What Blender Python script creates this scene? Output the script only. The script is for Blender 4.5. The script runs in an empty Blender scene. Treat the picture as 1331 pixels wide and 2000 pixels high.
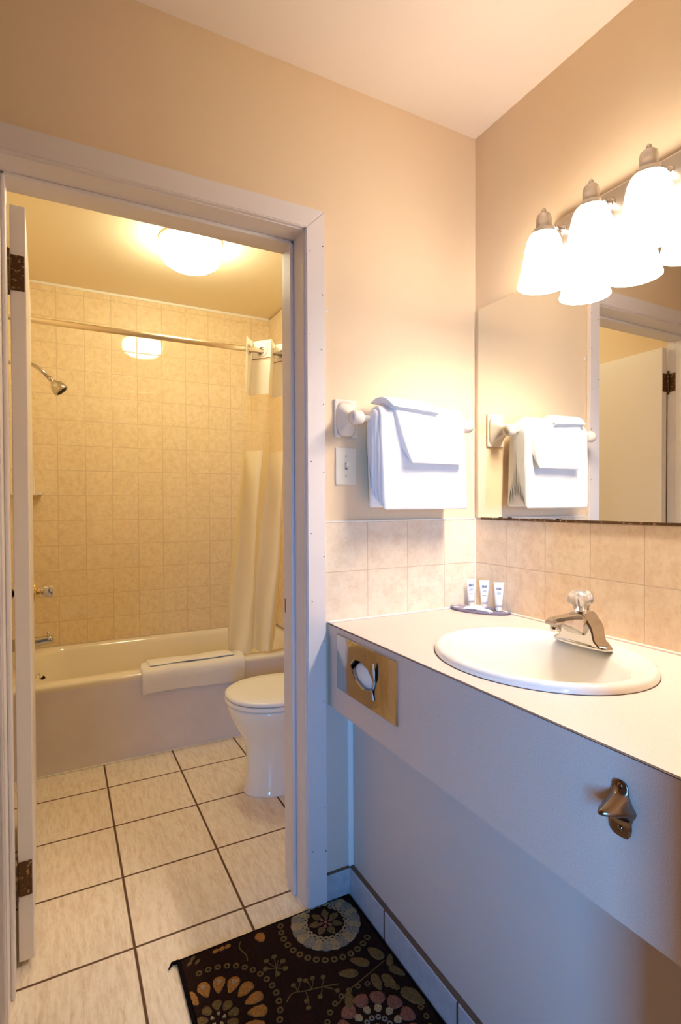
import bpy, bmesh, math, random
from mathutils import Vector, Matrix, noise
random.seed(7)
PI = math.pi
C = bpy.context.scene.collection
sc = bpy.context.scene

# ---------------------------------------------------------------- camera
cd = bpy.data.cameras.new('camera'); cam = bpy.data.objects.new('camera', cd); C.objects.link(cam)
F = Vector((0.46448646, 0.88544857, -0.0152696)); R = Vector((0.8855185, -0.46458861, -0.00379645)); U = R.cross(F)
cam.matrix_world = Matrix(((R.x, U.x, -F.x, 0), (R.y, U.y, -F.y, 0), (R.z, U.z, -F.z, 1.20644), (0, 0, 0, 1)))
cd.sensor_fit = 'HORIZONTAL'; cd.sensor_width = 36; cd.lens = 1043.51 / 1331 * 36
cd.clip_start = .02
sc.camera = cam
# ---------------------------------------------------------------- light and exposure
sc.view_settings.view_transform = 'Standard'; sc.view_settings.look = 'None'
sc.view_settings.gamma = 1; sc.view_settings.use_curve_mapping = False
sc.view_settings.exposure = 0.08
WARM = (1.0, .88, .73)
BATH_WARM = (1.0, .94, .64)
DAY = (.09, .42, 1.0)
SHADE_EMIT, SHADE_POINT, DOME_EMIT, WINDOW_W = 18.0, 8.0, 36.0, 13.5
world = bpy.data.worlds.new('sky'); sc.world = world; world.use_nodes = True
bg = world.node_tree.nodes['Background']; bg.inputs[0].default_value = (.45, .68, 1, 1); bg.inputs[1].default_value = .12
la = bpy.data.lights.new('daylight', 'AREA'); la.shape = 'RECTANGLE'; la.size = .16; la.size_y = .9
la.spread = math.radians(75); la.energy = WINDOW_W; la.color = DAY
lo = bpy.data.objects.new('daylight', la); C.objects.link(lo)
lo.location = (-.60, -1.24, 1.10); lo.rotation_euler = (PI / 2, 0, PI)     # faces +Y, into the room
lo.rotation_euler = Vector((.72, .68, -.16)).to_track_quat('-Z', 'Y').to_euler()
sc.cycles.max_bounces = 10; sc.cycles.diffuse_bounces = 6; sc.cycles.glossy_bounces = 6
sc.cycles.use_denoising = True
sc.cycles.caustics_reflective = False; sc.cycles.caustics_refractive = False
sc.cycles.sample_clamp_indirect = 6

# ---------------------------------------------------------------- materials
def lin(r, g, b):
    f = lambda c: (c / 255 / 12.92) if c / 255 <= .04045 else ((c / 255 + .055) / 1.055) ** 2.4
    return (f(r), f(g), f(b), 1)
class NT:
    def __init__(s, name):
        s.m = bpy.data.materials.new(name); s.m.use_nodes = True; s.t = s.m.node_tree
        s.p = s.t.nodes['Principled BSDF']
    def n(s, kind, **kw):
        x = s.t.nodes.new(kind)
        for k, v in kw.items(): setattr(x, k, v)
        return x
    def l(s, a, b): s.t.links.new(a, b)
    def math(s, op, a, b=None, c=None):
        x = s.n('ShaderNodeMath', operation=op)
        for i, v in enumerate((a, b, c)):
            if v is None: continue
            if isinstance(v, (int, float)): x.inputs[i].default_value = v
            else: s.l(v, x.inputs[i])
        return x.outputs[0]
    def mix(s, f, a, b, mode='MIX'):
        x = s.n('ShaderNodeMix', data_type='RGBA', blend_type=mode)
        for i, v in ((0, f), (6, a), (7, b)):
            if isinstance(v, (int, float)): x.inputs[i].default_value = v
            elif isinstance(v, tuple): x.inputs[i].default_value = v
            else: s.l(v, x.inputs[i])
        return x.outputs[2]
    def noise(s, scale, detail=3, vec=None, rough=.5):
        x = s.n('ShaderNodeTexNoise'); x.inputs['Scale'].default_value = scale
        x.inputs['Detail'].default_value = detail; x.inputs['Roughness'].default_value = rough
        if vec is None:
            vec = s.n('ShaderNodeNewGeometry').outputs['Position']
        s.l(vec, x.inputs['Vector']); return x.outputs['Fac']
    def ramp(s, f, lo, hi):
        x = s.n('ShaderNodeMapRange'); s.l(f, x.inputs[0]); x.inputs[1].default_value = lo; x.inputs[2].default_value = hi
        return x.outputs[0]
    def bump(s, h, strength, dist=.001):
        x = s.n('ShaderNodeBump'); x.inputs['Strength'].default_value = strength; x.inputs['Distance'].default_value = dist
        s.l(h, x.inputs['Height']); s.l(x.outputs[0], s.p.inputs['Normal'])
def simple(name, col, rough=.5, metal=0, spec=.5, bump=None, var=None, **kw):
    m = NT(name); p = m.p
    p.inputs['Base Color'].default_value = col; p.inputs['Roughness'].default_value = rough
    p.inputs['Metallic'].default_value = metal; p.inputs['Specular IOR Level'].default_value = spec
    for k, v in kw.items(): p.inputs[k.replace('_', ' ')].default_value = v
    if bump: m.bump(m.noise(bump[0], 4), bump[1], bump[2])
    if var:
        f = m.ramp(m.noise(var[0], 5), .35, .65)
        d = var[1]
        m.l(m.mix(f, tuple(c * (1 - d) for c in col[:3]) + (1,), col), p.inputs['Base Color'])
    return m.m
def tile_mat(name, ua, va, pu, pv, ou, ov, gw, base, dark, grout, rough=.12, scale=30, streak=None, gdepth=.6, tilevar=.08):
    """square tiles in world space; ua, va are axis numbers of the surface"""
    m = NT(name); pos = m.n('ShaderNodeNewGeometry').outputs['Position']
    sep = m.n('ShaderNodeSeparateXYZ'); m.l(pos, sep.inputs[0])
    u = m.math('DIVIDE', m.math('SUBTRACT', sep.outputs[ua], ou), pu)
    v = m.math('DIVIDE', m.math('SUBTRACT', sep.outputs[va], ov), pv)
    def edge(x, p):
        fr = m.math('FRACT', x); d = m.math('MINIMUM', fr, m.math('SUBTRACT', 1.0, fr))
        return m.math('MULTIPLY', d, p)
    d = m.math('MINIMUM', edge(u, pu), edge(v, pv))
    g = m.ramp(d, gw * .35, gw * .65)          # 0 in grout, 1 on tile
    cid = m.n('ShaderNodeCombineXYZ'); m.l(m.math('FLOOR', u), cid.inputs[0]); m.l(m.math('FLOOR', v), cid.inputs[1])
    wn = m.n('ShaderNodeTexWhiteNoise', noise_dimensions='3D'); m.l(cid.outputs[0], wn.inputs['Vector'])
    off = m.n('ShaderNodeVectorMath', operation='MULTIPLY_ADD')
    m.l(wn.outputs['Color'], off.inputs[0]); off.inputs[1].default_value = (5, 5, 5); m.l(pos, off.inputs[2])
    vec = off.outputs[0]
    if streak:
        mp = m.n('ShaderNodeVectorMath', operation='MULTIPLY'); m.l(vec, mp.inputs[0]); mp.inputs[1].default_value = streak; vec = mp.outputs[0]
    n1 = m.ramp(m.noise(scale, 6, vec, .65), .42, .72)
    n2 = m.ramp(m.noise(scale * 3.1, 4, vec, .7), .5, .75)
    f = m.math('MULTIPLY', m.math('ADD', m.math('MULTIPLY', n1, .65), m.math('MULTIPLY', n2, .5)), 1.0)
    col = m.mix(f, base, dark)
    tv = m.math('MULTIPLY', wn.outputs['Value'], tilevar)
    col = m.mix(tv, col, dark)
    col = m.mix(g, grout, col)
    m.l(col, m.p.inputs['Base Color'])
    m.l(m.math('MULTIPLY_ADD', g, rough - .8, .8), m.p.inputs['Roughness'])
    m.bump(g, gdepth, .0008)
    return m.m
M = {}
M['paint'] = simple('beige_wall_paint', lin(231, 208, 176), .55, spec=.3, bump=(260, .12, .0006))
M['ceil'] = simple('ceiling_paint', lin(238, 226, 214), .75, spec=.2, bump=(180, .15, .0006))
M['bath_ceil'] = simple('bathroom_ceiling_paint', lin(236, 222, 194), .45, spec=.4, bump=(180, .1, .0006))
M['trim'] = simple('trim_paint', lin(228, 220, 218), .38, spec=.45, bump=(90, .12, .0006))
M['door'] = simple('door_paint', lin(232, 222, 212), .35, spec=.5, bump=(40, .06, .0006))
M['panel'] = simple('panel_paint', lin(218, 201, 190), .5, spec=.4, bump=(70, .08, .0006))
M['nail'] = simple('nail_hole', lin(60, 45, 40), .8)
M['seam'] = simple('dark_seam', lin(80, 62, 52), .8)
M['wood'] = simple('brown_blocker_wall', lin(120, 84, 58), .5, var=(6, .25))  # for the added side wall, brown to keep bounced light low
M['carpet'] = simple('brown_carpet', lin(92, 76, 64), .95, bump=(300, .6, .004), var=(200, .3))
M['caulk'] = simple('white_caulk', lin(240, 236, 226), .5)
M['floor'] = tile_mat('floor_tile', 0, 1, .3065, .310, .167, 1.535, .0075, lin(244, 232, 214), lin(204, 178, 150), lin(92, 58, 34), .28, 26, (3.2, .55, 1), .5, .12)
M['bath_tile'] = tile_mat('bath_wall_tile', 0, 2, .1453, .1455, -.0117, .387, .0040, lin(240, 221, 184), lin(220, 191, 149), lin(213, 190, 153), .045, 34, None, .35, .10)
M['bath_tile_side'] = tile_mat('bath_side_tile', 1, 2, .1453, .1455, 3.47, .387, .0040, lin(240, 221, 184), lin(220, 191, 149), lin(213, 190, 153), .06, 34, None, .35, .10)
M['splash'] = tile_mat('splash_tile_door_wall', 0, 2, .1503, .1503, .6965, .8507, .0026, lin(242, 228, 206), lin(220, 196, 166), lin(206, 182, 158), .22, 24, None, .4, .25)
M['splash_side'] = tile_mat('splash_tile_mirror_wall', 1, 2, .1537, .1503, .9750, .8507, .0026, lin(238, 220, 192), lin(214, 184, 150), lin(198, 172, 146), .22, 24, None, .4, .25)
M['base_tile'] = tile_mat('base_tile', 1, 2, .3057, .5, 1.2333, -.3, .006, lin(196, 196, 200), lin(168, 172, 180), lin(92, 62, 44), .35, 22, None, .4, .1)
M['base_tile_x'] = simple('base_tile_back', lin(190, 192, 198), .35, var=(30, .2))
M['grout_top'] = simple('grout_top', lin(110, 84, 66), .85)
M['laminate'] = simple('worktop_laminate', lin(226, 210, 203), .42, spec=.4, var=(420, .10))
M['apron'] = simple('apron_laminate', lin(230, 209, 195), .42, spec=.4, var=(380, .12))
M['porcelain'] = simple('white_porcelain', lin(244, 240, 232), .06, spec=.6)
M['tub'] = simple('cream_enamel', lin(238, 228, 208), .12, spec=.6)
M['tub_apron'] = simple('greyish_tub_apron', lin(228, 220, 224), .3, spec=.4, var=(8, .06))
M['ceramic'] = simple('ivory_ceramic', lin(236, 226, 214), .12, spec=.6)
M['chrome'] = simple('chrome', (.82, .80, .78, 1), .09, 1)
M['tap'] = simple('tap_chrome', (.60, .56, .52, 1), .10, 1)
M['chrome_plate'] = simple('dispenser_chrome', (.56, .51, .45, 1), .10, 1, bump=(7, .25, .01))
M['brushed'] = simple('brushed_nickel', (.66, .62, .57, 1), .32, 1)
M['rod'] = simple('rod_metal', (.72, .62, .48, 1), .28, 1)
M['brass'] = simple('polished_brass', (.83, .58, .22, 1), .18, 1)
def brass_old():
    m = NT('worn_brass_with_paint'); f = m.ramp(m.noise(90, 5), .56, .66)
    m.l(m.mix(f, lin(88, 60, 30), lin(176, 140, 100)), m.p.inputs['Base Color'])
    m.p.inputs['Metallic'].default_value = .55; m.p.inputs['Roughness'].default_value = .42
    return m.m
M['hinge'] = brass_old()
M['opener'] = simple('opener_metal', (.27, .20, .15, 1), .24, 1)
M['dark'] = simple('dark_void', lin(30, 22, 18), .8)
M['plastic'] = simple('ivory_plastic', lin(236, 228, 210), .3)
M['white'] = simple('white_plastic', lin(246, 244, 240), .3)
M['ink'] = simple('grey_ink', lin(120, 124, 136), .6)
M['tissue'] = simple('tissue_paper', lin(246, 244, 240), .9, spec=.1)
def terry(name, col):
    m = NT(name); m.p.inputs['Base Color'].default_value = col; m.p.inputs['Roughness'].default_value = .95
    m.p.inputs['Specular IOR Level'].default_value = .1; m.p.inputs['Sheen Weight'].default_value = .4
    m.bump(m.noise(700, 3), .5, .0015); return m.m
M['towel'] = terry('white_terry', lin(246, 246, 248))
M['mat_towel'] = terry('cream_terry', lin(240, 234, 226))
mm = NT('mirror_glass'); mm.p.inputs['Base Color'].default_value = (.90, .90, .86, 1); mm.p.inputs['Metallic'].default_value = 1; mm.p.inputs['Roughness'].default_value = 0.0
M['mirror'] = mm.m
def emis(name, col, s):
    m = NT(name); m.p.inputs['Base Color'].default_value = (.9, .88, .84, 1); m.p.inputs['Roughness'].default_value = .3
    m.p.inputs['Emission Color'].default_value = col + (1,); m.p.inputs['Emission Strength'].default_value = s; return m.m
M['shade'] = emis('lit_frosted_glass', WARM, SHADE_EMIT)
M['dome'] = emis('lit_dome_glass', BATH_WARM, DOME_EMIT)
def cloth_tr(name, col, transl, clear=0):
    m = NT(name); t = m.t; t.nodes.remove(m.p)
    d = m.n('ShaderNodeBsdfDiffuse'); d.inputs[0].default_value = col
    tr = m.n('ShaderNodeBsdfTranslucent'); tr.inputs[0].default_value = col
    mx = m.n('ShaderNodeMixShader'); mx.inputs[0].default_value = transl; m.l(d.outputs[0], mx.inputs[1]); m.l(tr.outputs[0], mx.inputs[2])
    out = mx.outputs[0]
    if clear:
        tp = m.n('ShaderNodeBsdfTransparent'); tp.inputs[0].default_value = (1, .97, .92, 1)
        m2 = m.n('ShaderNodeMixShader'); m2.inputs[0].default_value = clear; m.l(out, m2.inputs[1]); m.l(tp.outputs[0], m2.inputs[2]); out = m2.outputs[0]
    m.l(out, t.nodes['Material Output'].inputs[0]); return m.m
M['curtain'] = cloth_tr('cream_curtain_fabric', lin(255, 244, 208), .25)
M['curtain_top'] = cloth_tr('white_curtain_fabric', lin(252, 246, 230), .3)
M['sheer'] = cloth_tr('sheer_curtain', lin(255, 244, 210), .4, .76)
mg = NT('crystal_acrylic'); mg.p.inputs['Base Color'].default_value = (1, .98, .96, 1); mg.p.inputs['Roughness'].default_value = .04
mg.p.inputs['Transmission Weight'].default_value = .75; mg.p.inputs['IOR'].default_value = 1.45
M['crystal'] = mg.m
mg = NT('violet_tray'); mg.p.inputs['Base Color'].default_value = lin(206, 196, 224); mg.p.inputs['Roughness'].default_value = .08
mg.p.inputs['Transmission Weight'].default_value = .5; mg.p.inputs['IOR'].default_value = 1.3
M['tray'] = mg.m
def rugm(name, col, b=.9):
    m = NT(name); f = m.ramp(m.noise(330, 4), .3, .7)
    m.l(m.mix(f, tuple(c * .45 for c in col[:3]) + (1,), col), m.p.inputs['Base Color'])
    m.p.inputs['Roughness'].default_value = 1; m.p.inputs['Specular IOR Level'].default_value = .05
    m.bump(m.noise(420, 3), b, .004); return m.m
M['rug'] = rugm('dark_brown_pile', lin(52, 32, 26))
M['rug_edge'] = rugm('black_binding', lin(30, 22, 22))
M['rug_cream'] = rugm('cream_pile', lin(178, 158, 122))
M['rug_olive'] = rugm('olive_pile', lin(124, 100, 62))
M['rug_gold'] = rugm('gold_pile', lin(182, 126, 66))
M['rug_rose'] = rugm('rose_pile', lin(150, 100, 84))
M['rug_grey'] = rugm('grey_pile', lin(148, 140, 126))

# ---------------------------------------------------------------- mesh helpers
class MB:
    def __init__(s): s.bm = bmesh.new(); s.mats = []
    def mi(s, m):
        if m not in s.mats: s.mats.append(m)
        return s.mats.index(m)
    def face(s, vs, m=0, smooth=False):
        try: f = s.bm.faces.new(vs)
        except ValueError: return None
        f.material_index = m; f.smooth = smooth; return f
    def box(s, a, b, bevel=0, mat=None, seg=2):
        k = s.mi(mat) if mat else 0
        t = bmesh.new(); bmesh.ops.create_cube(t, size=1)
        for v in t.verts:
            v.co = Vector([(a[i] + b[i]) / 2 + v.co[i] * abs(b[i] - a[i]) for i in range(3)])
        if bevel: bmesh.ops.bevel(t, geom=t.edges[:], offset=bevel, segments=seg, affect='EDGES', profile=.5)
        s.merge(t, k, False); return s
    def merge(s, t, k=0, smooth=False, mtx=None):
        mp = {}
        for v in t.verts: mp[v] = s.bm.verts.new(mtx @ v.co if mtx else v.co)
        for f in t.faces: s.face([mp[v] for v in f.verts], k, smooth)
        t.free()
    def rings(s, rings, cap0=True, cap1=True, mat=None, smooth=True, closed=True):
        k = s.mi(mat) if mat else 0
        R_ = [[s.bm.verts.new(p) for p in r] for r in rings]
        n = len(R_[0])
        for a, b in zip(R_, R_[1:]):
            for i in range(n if closed else n - 1):
                j = (i + 1) % n; s.face([a[i], a[j], b[j], b[i]], k, smooth)
        if cap0: s.face(R_[0][::-1], k, False)
        if cap1: s.face(R_[-1], k, False)
        return s
    def lathe(s, prof, seg=32, mtx=None, mat=None, cap0=True, cap1=True, mod=None):
        mtx = mtx or Matrix()
        rr = []
        for i, (r, z) in enumerate(prof):
            rr.append([mtx @ Vector(((r * (mod(i, 2 * PI * k / seg) if mod else 1)) * math.cos(2 * PI * k / seg), (r * (mod(i, 2 * PI * k / seg) if mod else 1)) * math.sin(2 * PI * k / seg), z)) for k in range(seg)])
        return s.rings(rr, cap0, cap1, mat)
    def tube(s, pts, r, seg=12, mat=None):
        pts = [Vector(p) for p in pts]; rs = r if isinstance(r, (list, tuple)) else [r] * len(pts)
        up = None; rr = []
        for i, p in enumerate(pts):
            d = (pts[min(i + 1, len(pts) - 1)] - pts[max(i - 1, 0)]).normalized()
            if up is None: up = d.orthogonal().normalized()
            up = (up - d * up.dot(d)).normalized(); w = d.cross(up)
            rr.append([p + (up * math.cos(2 * PI * k / seg) + w * math.sin(2 * PI * k / seg)) * rs[i] for k in range(seg)])
        return s.rings(rr, True, True, mat)
    def prism(s, poly, vec, mat=None, smooth=False, bevel=0):
        k = s.mi(mat) if mat else 0
        t = bmesh.new(); vec = Vector(vec)
        a = [t.verts.new(p) for p in poly]; b = [t.verts.new(Vector(p) + vec) for p in poly]
        t.faces.new(a[::-1]); t.faces.new(b)
        for i in range(len(a)):
            j = (i + 1) % len(a); t.faces.new([a[i], a[j], b[j], b[i]])
        if bevel: bmesh.ops.bevel(t, geom=t.edges[:], offset=bevel, segments=2, affect='EDGES')
        s.merge(t, k, smooth); return s
    def build(s, name, mat=None, parent=None, sub=0, loc=None):
        bmesh.ops.recalc_face_normals(s.bm, faces=s.bm.faces[:])
        me = bpy.data.meshes.new(name); s.bm.to_mesh(me); s.bm.free()
        for m in (s.mats or [mat]): me.materials.append(M[m] if isinstance(m, str) else m)
        if mat and s.mats and mat not in s.mats: pass
        o = bpy.data.objects.new(name, me); C.objects.link(o)
        if parent: o.parent = parent; o.matrix_parent_inverse = Matrix.Translation(-parent.location)
        if sub:
            md = o.modifiers.new('smooth', 'SUBSURF'); md.levels = sub; md.render_levels = sub
        return o
def wn(o):
    return o
def empty(name, loc, label, cat, group=None):
    o = bpy.data.objects.new(name, None); C.objects.link(o); o.location = loc; o.empty_display_size = .05
    o['label'] = label; o['category'] = cat
    if group: o['group'] = group
    return o
def tag(o, label, cat, group=None, kind=None):
    o['label'] = label; o['category'] = cat
    if group: o['group'] = group
    if kind: o['kind'] = kind
    return o
def struct(o, label, cat='wall'):
    o['kind'] = 'structure'; o['label'] = label; o['category'] = cat; return o
def bx(name, a, b, mat, parent=None, bevel=0): return MB().box(a, b, bevel).build(name, mat, parent)
def ell(cx, cy, ax, ay, z, n=64): return [(cx + ax * math.cos(2 * PI * k / n), cy + ay * math.sin(2 * PI * k / n), z) for k in range(n)]
def rot_to(d, loc):
    return Matrix.Translation(Vector(loc)) @ Vector(d).to_track_quat('Z', 'Y').to_matrix().to_4x4()

# ---------------------------------------------------------------- setting
D, XR, HC = 1.44, 1.29, 2.47
JL, JR, HJ = -.119, .634, 2.003        # door opening between jambs
Y2 = 1.60                               # bathroom face of the door wall
YB, XL = 3.48, -.23
RX, RY = -1.6, -1.3  # outer room extents; unseen room invented to shape the lighting
struct(bx('floor', (RX, RY, -.05), (XR, -.12, 0), 'carpet'), 'brown carpet of the invented outer room behind the camera', 'floor')  # invented dark floor, keeps blue bounce down
struct(bx('floor', (RX, -.12, -.05), (XR, YB, 0), 'floor'), 'cream streaked floor tiles with dark brown grout', 'floor')
struct(bx('ceiling', (RX, RY, HC), (XR + .05, D + .08, HC + .05), 'ceil'), 'plain off-white ceiling above the vanity', 'ceiling')
struct(bx('ceiling', (XL - .05, D + .08, HC), (XR + .05, YB + .05, HC + .05), 'bath_ceil'), 'warm lit bathroom ceiling beyond the doorway', 'ceiling')
w = MB()
w.box((RX, D, 0), (JL - .02, Y2, HC)); w.box((JR + .02, D, 0), (XR, Y2, HC)); w.box((JL - .02, D, HJ + .02), (JR + .02, Y2, HC))
struct(w.build('wall_front', 'paint'), 'beige painted wall around the bathroom doorway')
struct(bx('wall_right', (XR, RY, 0), (XR + .1, YB, HC), 'paint'), 'beige painted wall behind mirror and vanity light')
struct(bx('wall_left', (RX - .1, RY, 0), (RX, D, HC), 'paint'), 'beige painted wall on the left of the outer room')
w = MB(); wx0, wx1, wz0, wz1 = -.78, -.42, .60, 1.62
w.box((RX, RY - .1, 0), (XR, RY, wz0)); w.box((RX, RY - .1, wz1), (XR, RY, HC)); w.box((RX, RY - .1, wz0), (wx0, RY, wz1)); w.box((wx1, RY - .1, wz0), (XR, RY, wz1))
struct(w.build('wall_back', 'paint'), 'beige wall with the invented daylight window behind the camera')
w = MB()
for a, b in (((wx0, wz0), (wx1, wz0 + .04)), ((wx0, wz1 - .04), (wx1, wz1)), ((wx0, wz0), (wx0 + .04, wz1)), ((wx1 - .04, wz0), (wx1, wz1)), ((wx0, 1.13), (wx1, 1.16))):
    w.box((a[0], RY - .08, a[1]), (b[0], RY - .03, b[1]))
struct(w.build('window_added_1', 'trim'), 'invented white framed window behind the camera for the daylight', 'window')  # window is invented, placed to suit the direction of the daylight
struct(bx('wall_blocker_left', (-.50, -.12, 0), (-.38, D, HC), 'wood'), 'added unseen brown wall left of the doorway, blocking daylight')  # added out of view to keep daylight off the left casing
struct(bx('wall_blocker_end', (.345, -.12, 0), (XR, -.02, HC), 'paint'), 'added unseen wall stub that shades the near end of the counter')  # added out of view, its end casts the shadow edge on the apron
struct(bx('wall_bathroom_left', (XL - .1, Y2, 0), (XL, YB, HC), 'paint'), 'bathroom side wall behind the open door')
struct(bx('wall_bathroom_tiled', (XL, 2.64, 0), (XL + .010, YB, HC), 'bath_tile_side'), 'tiled end wall behind the shower head')
struct(bx('wall_bathroom_back', (XL, YB, 0), (XR, YB + .1, HC), 'bath_tile'), 'beige square tiled wall behind the bathtub')
struct(bx('wall_bathroom_right', (XR - .012, 2.64, .40), (XR, YB, HC - .01), 'bath_tile_side'), 'tiled end wall beside the shower curtain')
# tile edge strip at the ceiling
struct(bx('trim_1', (XL, YB - .006, HC - .014), (XR - .012, YB, HC), 'caulk'), 'pale strip between wall tiles and ceiling', 'trim')
# jambs + stop
w = MB()
w.box((JR, D - .004, 0), (JR + .02, Y2 + .004, HJ + .02)); w.box((JL - .02, D - .004, 0), (JL, Y2 + .004, HJ + .02)); w.box((JL, D - .004, HJ), (JR, Y2 + .004, HJ + .02))
struct(w.build('trim_2', 'trim'), 'white painted lining of the bathroom doorway', 'trim')
w = MB(); s0, s1 = 1.508, 1.562
w.box((JR - .011, s0, 0), (JR, s1, HJ), .003); w.box((JL, s0, 0), (JL + .009, s1, HJ), .003); w.box((JL, s0, HJ - .011), (JR, s1, HJ), .003)
struct(w.build('trim_3', 'trim'), 'raised door stop inside the doorway lining', 'trim')
# casing, mitred
cw = .060; ct = .018
def casing_piece(poly, name, label):
    w = MB(); w.prism([(x, D - ct, z) for x, z in poly], (0, ct, 0), bevel=.0025)
    return struct(w.build(name, 'trim'), label, 'trim')
a0, a1 = JR + .003, JR + .003 + cw; h0, h1 = HJ + .003, HJ + .003 + cw; b0, b1 = JL - .003, JL - .003 - cw
cr = casing_piece([(a0, 0), (a1, 0), (a1, h1), (a0, h0)], 'trim_4', 'white casing on the right of the doorway, dotted with nail holes')
casing_piece([(b0, 0), (b0, h0), (b1, h1), (b1, 0)], 'trim_5', 'white casing on the left of the doorway')
casing_piece([(b0, h0), (a0, h0), (a1, h1), (b1, h1)], 'trim_6', 'white casing over the doorway')
w = MB()
for x, z in ((.690, 1.962), (.689, 1.82), (.690, 1.50), (.649, 1.94), (.648, 1.70), (.690, 1.05), (.690, .80), (.690, .30), (.692, .17), (.650, .18), (.651, .92), (.690, .62), (.650, 1.33), (.69, 1.3), (.649, 1.12), (.685, 1.66)):
    w.lathe([(.0016, 0), (.0016, .0012)], 8, rot_to((0, -1, 0), (x, D - ct, z)))
w.build('nail_holes', 'nail', cr)
w = MB(); w.lathe([(.008, 0), (.0075, .002), (.004, .003)], 12, rot_to((0, -1, 0), (.706, D, 1.782)))
tag(w.build('wall_plug', 'ceramic'), 'small pinkish filler spot on the wall beside the doorway casing', 'wall spot')

# backsplash tiles + cap, baseboards, corner strip
struct(bx('trim_7', (a1, D - .007, .849), (XR, D, 1.151), 'splash'), 'beige tile backsplash under the towels', 'backsplash')
struct(bx('trim_8', (XR - .007, -.02, .849), (XR, D - .007, 1.151), 'splash_side'), 'beige tile backsplash under the mirror', 'backsplash')
struct(bx('trim_9', (a1, D - .0085, 1.151), (XR, D, 1.155), 'caulk'), 'white caulk line on top of the door wall tiles', 'trim')
w = MB(); w.box((XR - .013, -.02, .849), (XR - .007, D - .007, .855), .002); w.box((a1 + .01, D - .013, .849), (XR - .007, D - .007, .855), .002); w.box((XR - .010, D - .010, .855), (XR - .006, D - .006, 1.151))
struct(w.build('trim_10', 'caulk'), 'white caulk bead where worktop meets the tiles', 'trim')
XP = .792
struct(bx('trim_12', (a1, D - .003, .0), (XP, D, .605), 'panel'), 'painted strip of wall under the counter beside the doorway', 'trim')
struct(bx('wall_vanity', (XP, -.02, 0), (XP + .05, D, .66), 'panel'), 'painted panel under the vanity counter')
w = MB(); w.box((XP - .014, -.02, 0), (XP, D, .086), .002, 'base_tile'); w.box((XP - .012, -.02, .086), (XP, D, .0905), 0, 'grout_top')
struct(w.build('baseboard_right'), 'grey tile baseboard along the vanity panel', 'baseboard')
w = MB(); w.box((a1 - .001, D - .012, 0), (XP - .014, D, .086), .002, 'base_tile_x'); w.box((a1, D - .010, .086), (XP - .010, D, .0905), 0, 'grout_top')
struct(w.build('baseboard_front'), 'short grey tile baseboard beside the doorway', 'baseboard')
struct(bx('trim_11', (XP - .018, D - .012, .0905), (XP, D, .62), 'white', bevel=.004), 'white strip in the corner under the counter', 'trim')

# ---------------------------------------------------------------- bathroom door
ang = math.radians(1.5)
dw = .735
door = bpy.data.objects.new('door_1', None); C.objects.link(door); door.location = (-.0725, 1.603, 0)
struct(door, 'white flush bathroom door standing open against the wall', 'door')
def dchild(o):
    o.parent = door; o.matrix_parent_inverse = Matrix(); return o
leaf = dchild(MB().box((-.035, 0, .018), (0, dw, 1.972), .002).build('door_leaf', 'door'))
door.rotation_euler = (0, 0, ang)
for z in (.235, 1.80):
    h = MB(); hz = .058
    h.box((-.034, -.0022, z - hz * .78), (-.003, .0005, z + hz * .78), .001)
    h.tube([(-.0405, -.004, z - hz), (-.0405, -.004, z + hz)], .0055, 10)
    for k in range(3):
        h.lathe([(.0035, 0), (.003, .0012)], 10, rot_to((0, -1, 0), (-.012 - (k % 2) * .010, -.002, z - .026 + .026 * k)))
    dchild(h.build('hinge', 'hinge'))
w = MB()
for z in (.235, 1.80): w.box((JL - .0005, 1.566, z - .045), (JL + .0014, Y2 + .002, z + .045), 0)
w.build('hinge_plate', 'hinge', bpy.data.objects['trim_2'])
def knob(side):
    s = 1 if side > 0 else -1
    m = rot_to((s, 0, 0), (0 if s > 0 else -.035, .665, .885))
    r = MB(); r.lathe([(.033, 0), (.033, .003), (.026, .008), (.013, .011)], 28, m); o = dchild(r.build('knob_rosette', 'brass')); o['label'] = 'brass rosette'
    k = MB(); k.lathe([(.011, .009), (.010, .022), (.013, .026), (.019, .030), (.0205, .036), (.024, .058), (.0225, .061)], 28, m); o = dchild(k.build('door_knob', 'tap')); o['label'] = 'tapered chrome knob'
knob(1)
r = MB(); r.lathe([(.033, 0), (.030, .008), (.012, .011), (.012, .03), (.022, .034), (.024, .055), (.02, .058)], 24, rot_to((-1, 0, 0), (-.035, .665, .885))); dchild(r.build('door_knob', 'opener'))
w = MB(); w.box((JR - .0015, 1.568, .86), (JR + .001, 1.592, .905)); o = w.build('strike_plate', 'opener', bpy.data.objects['trim_2'])

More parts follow.
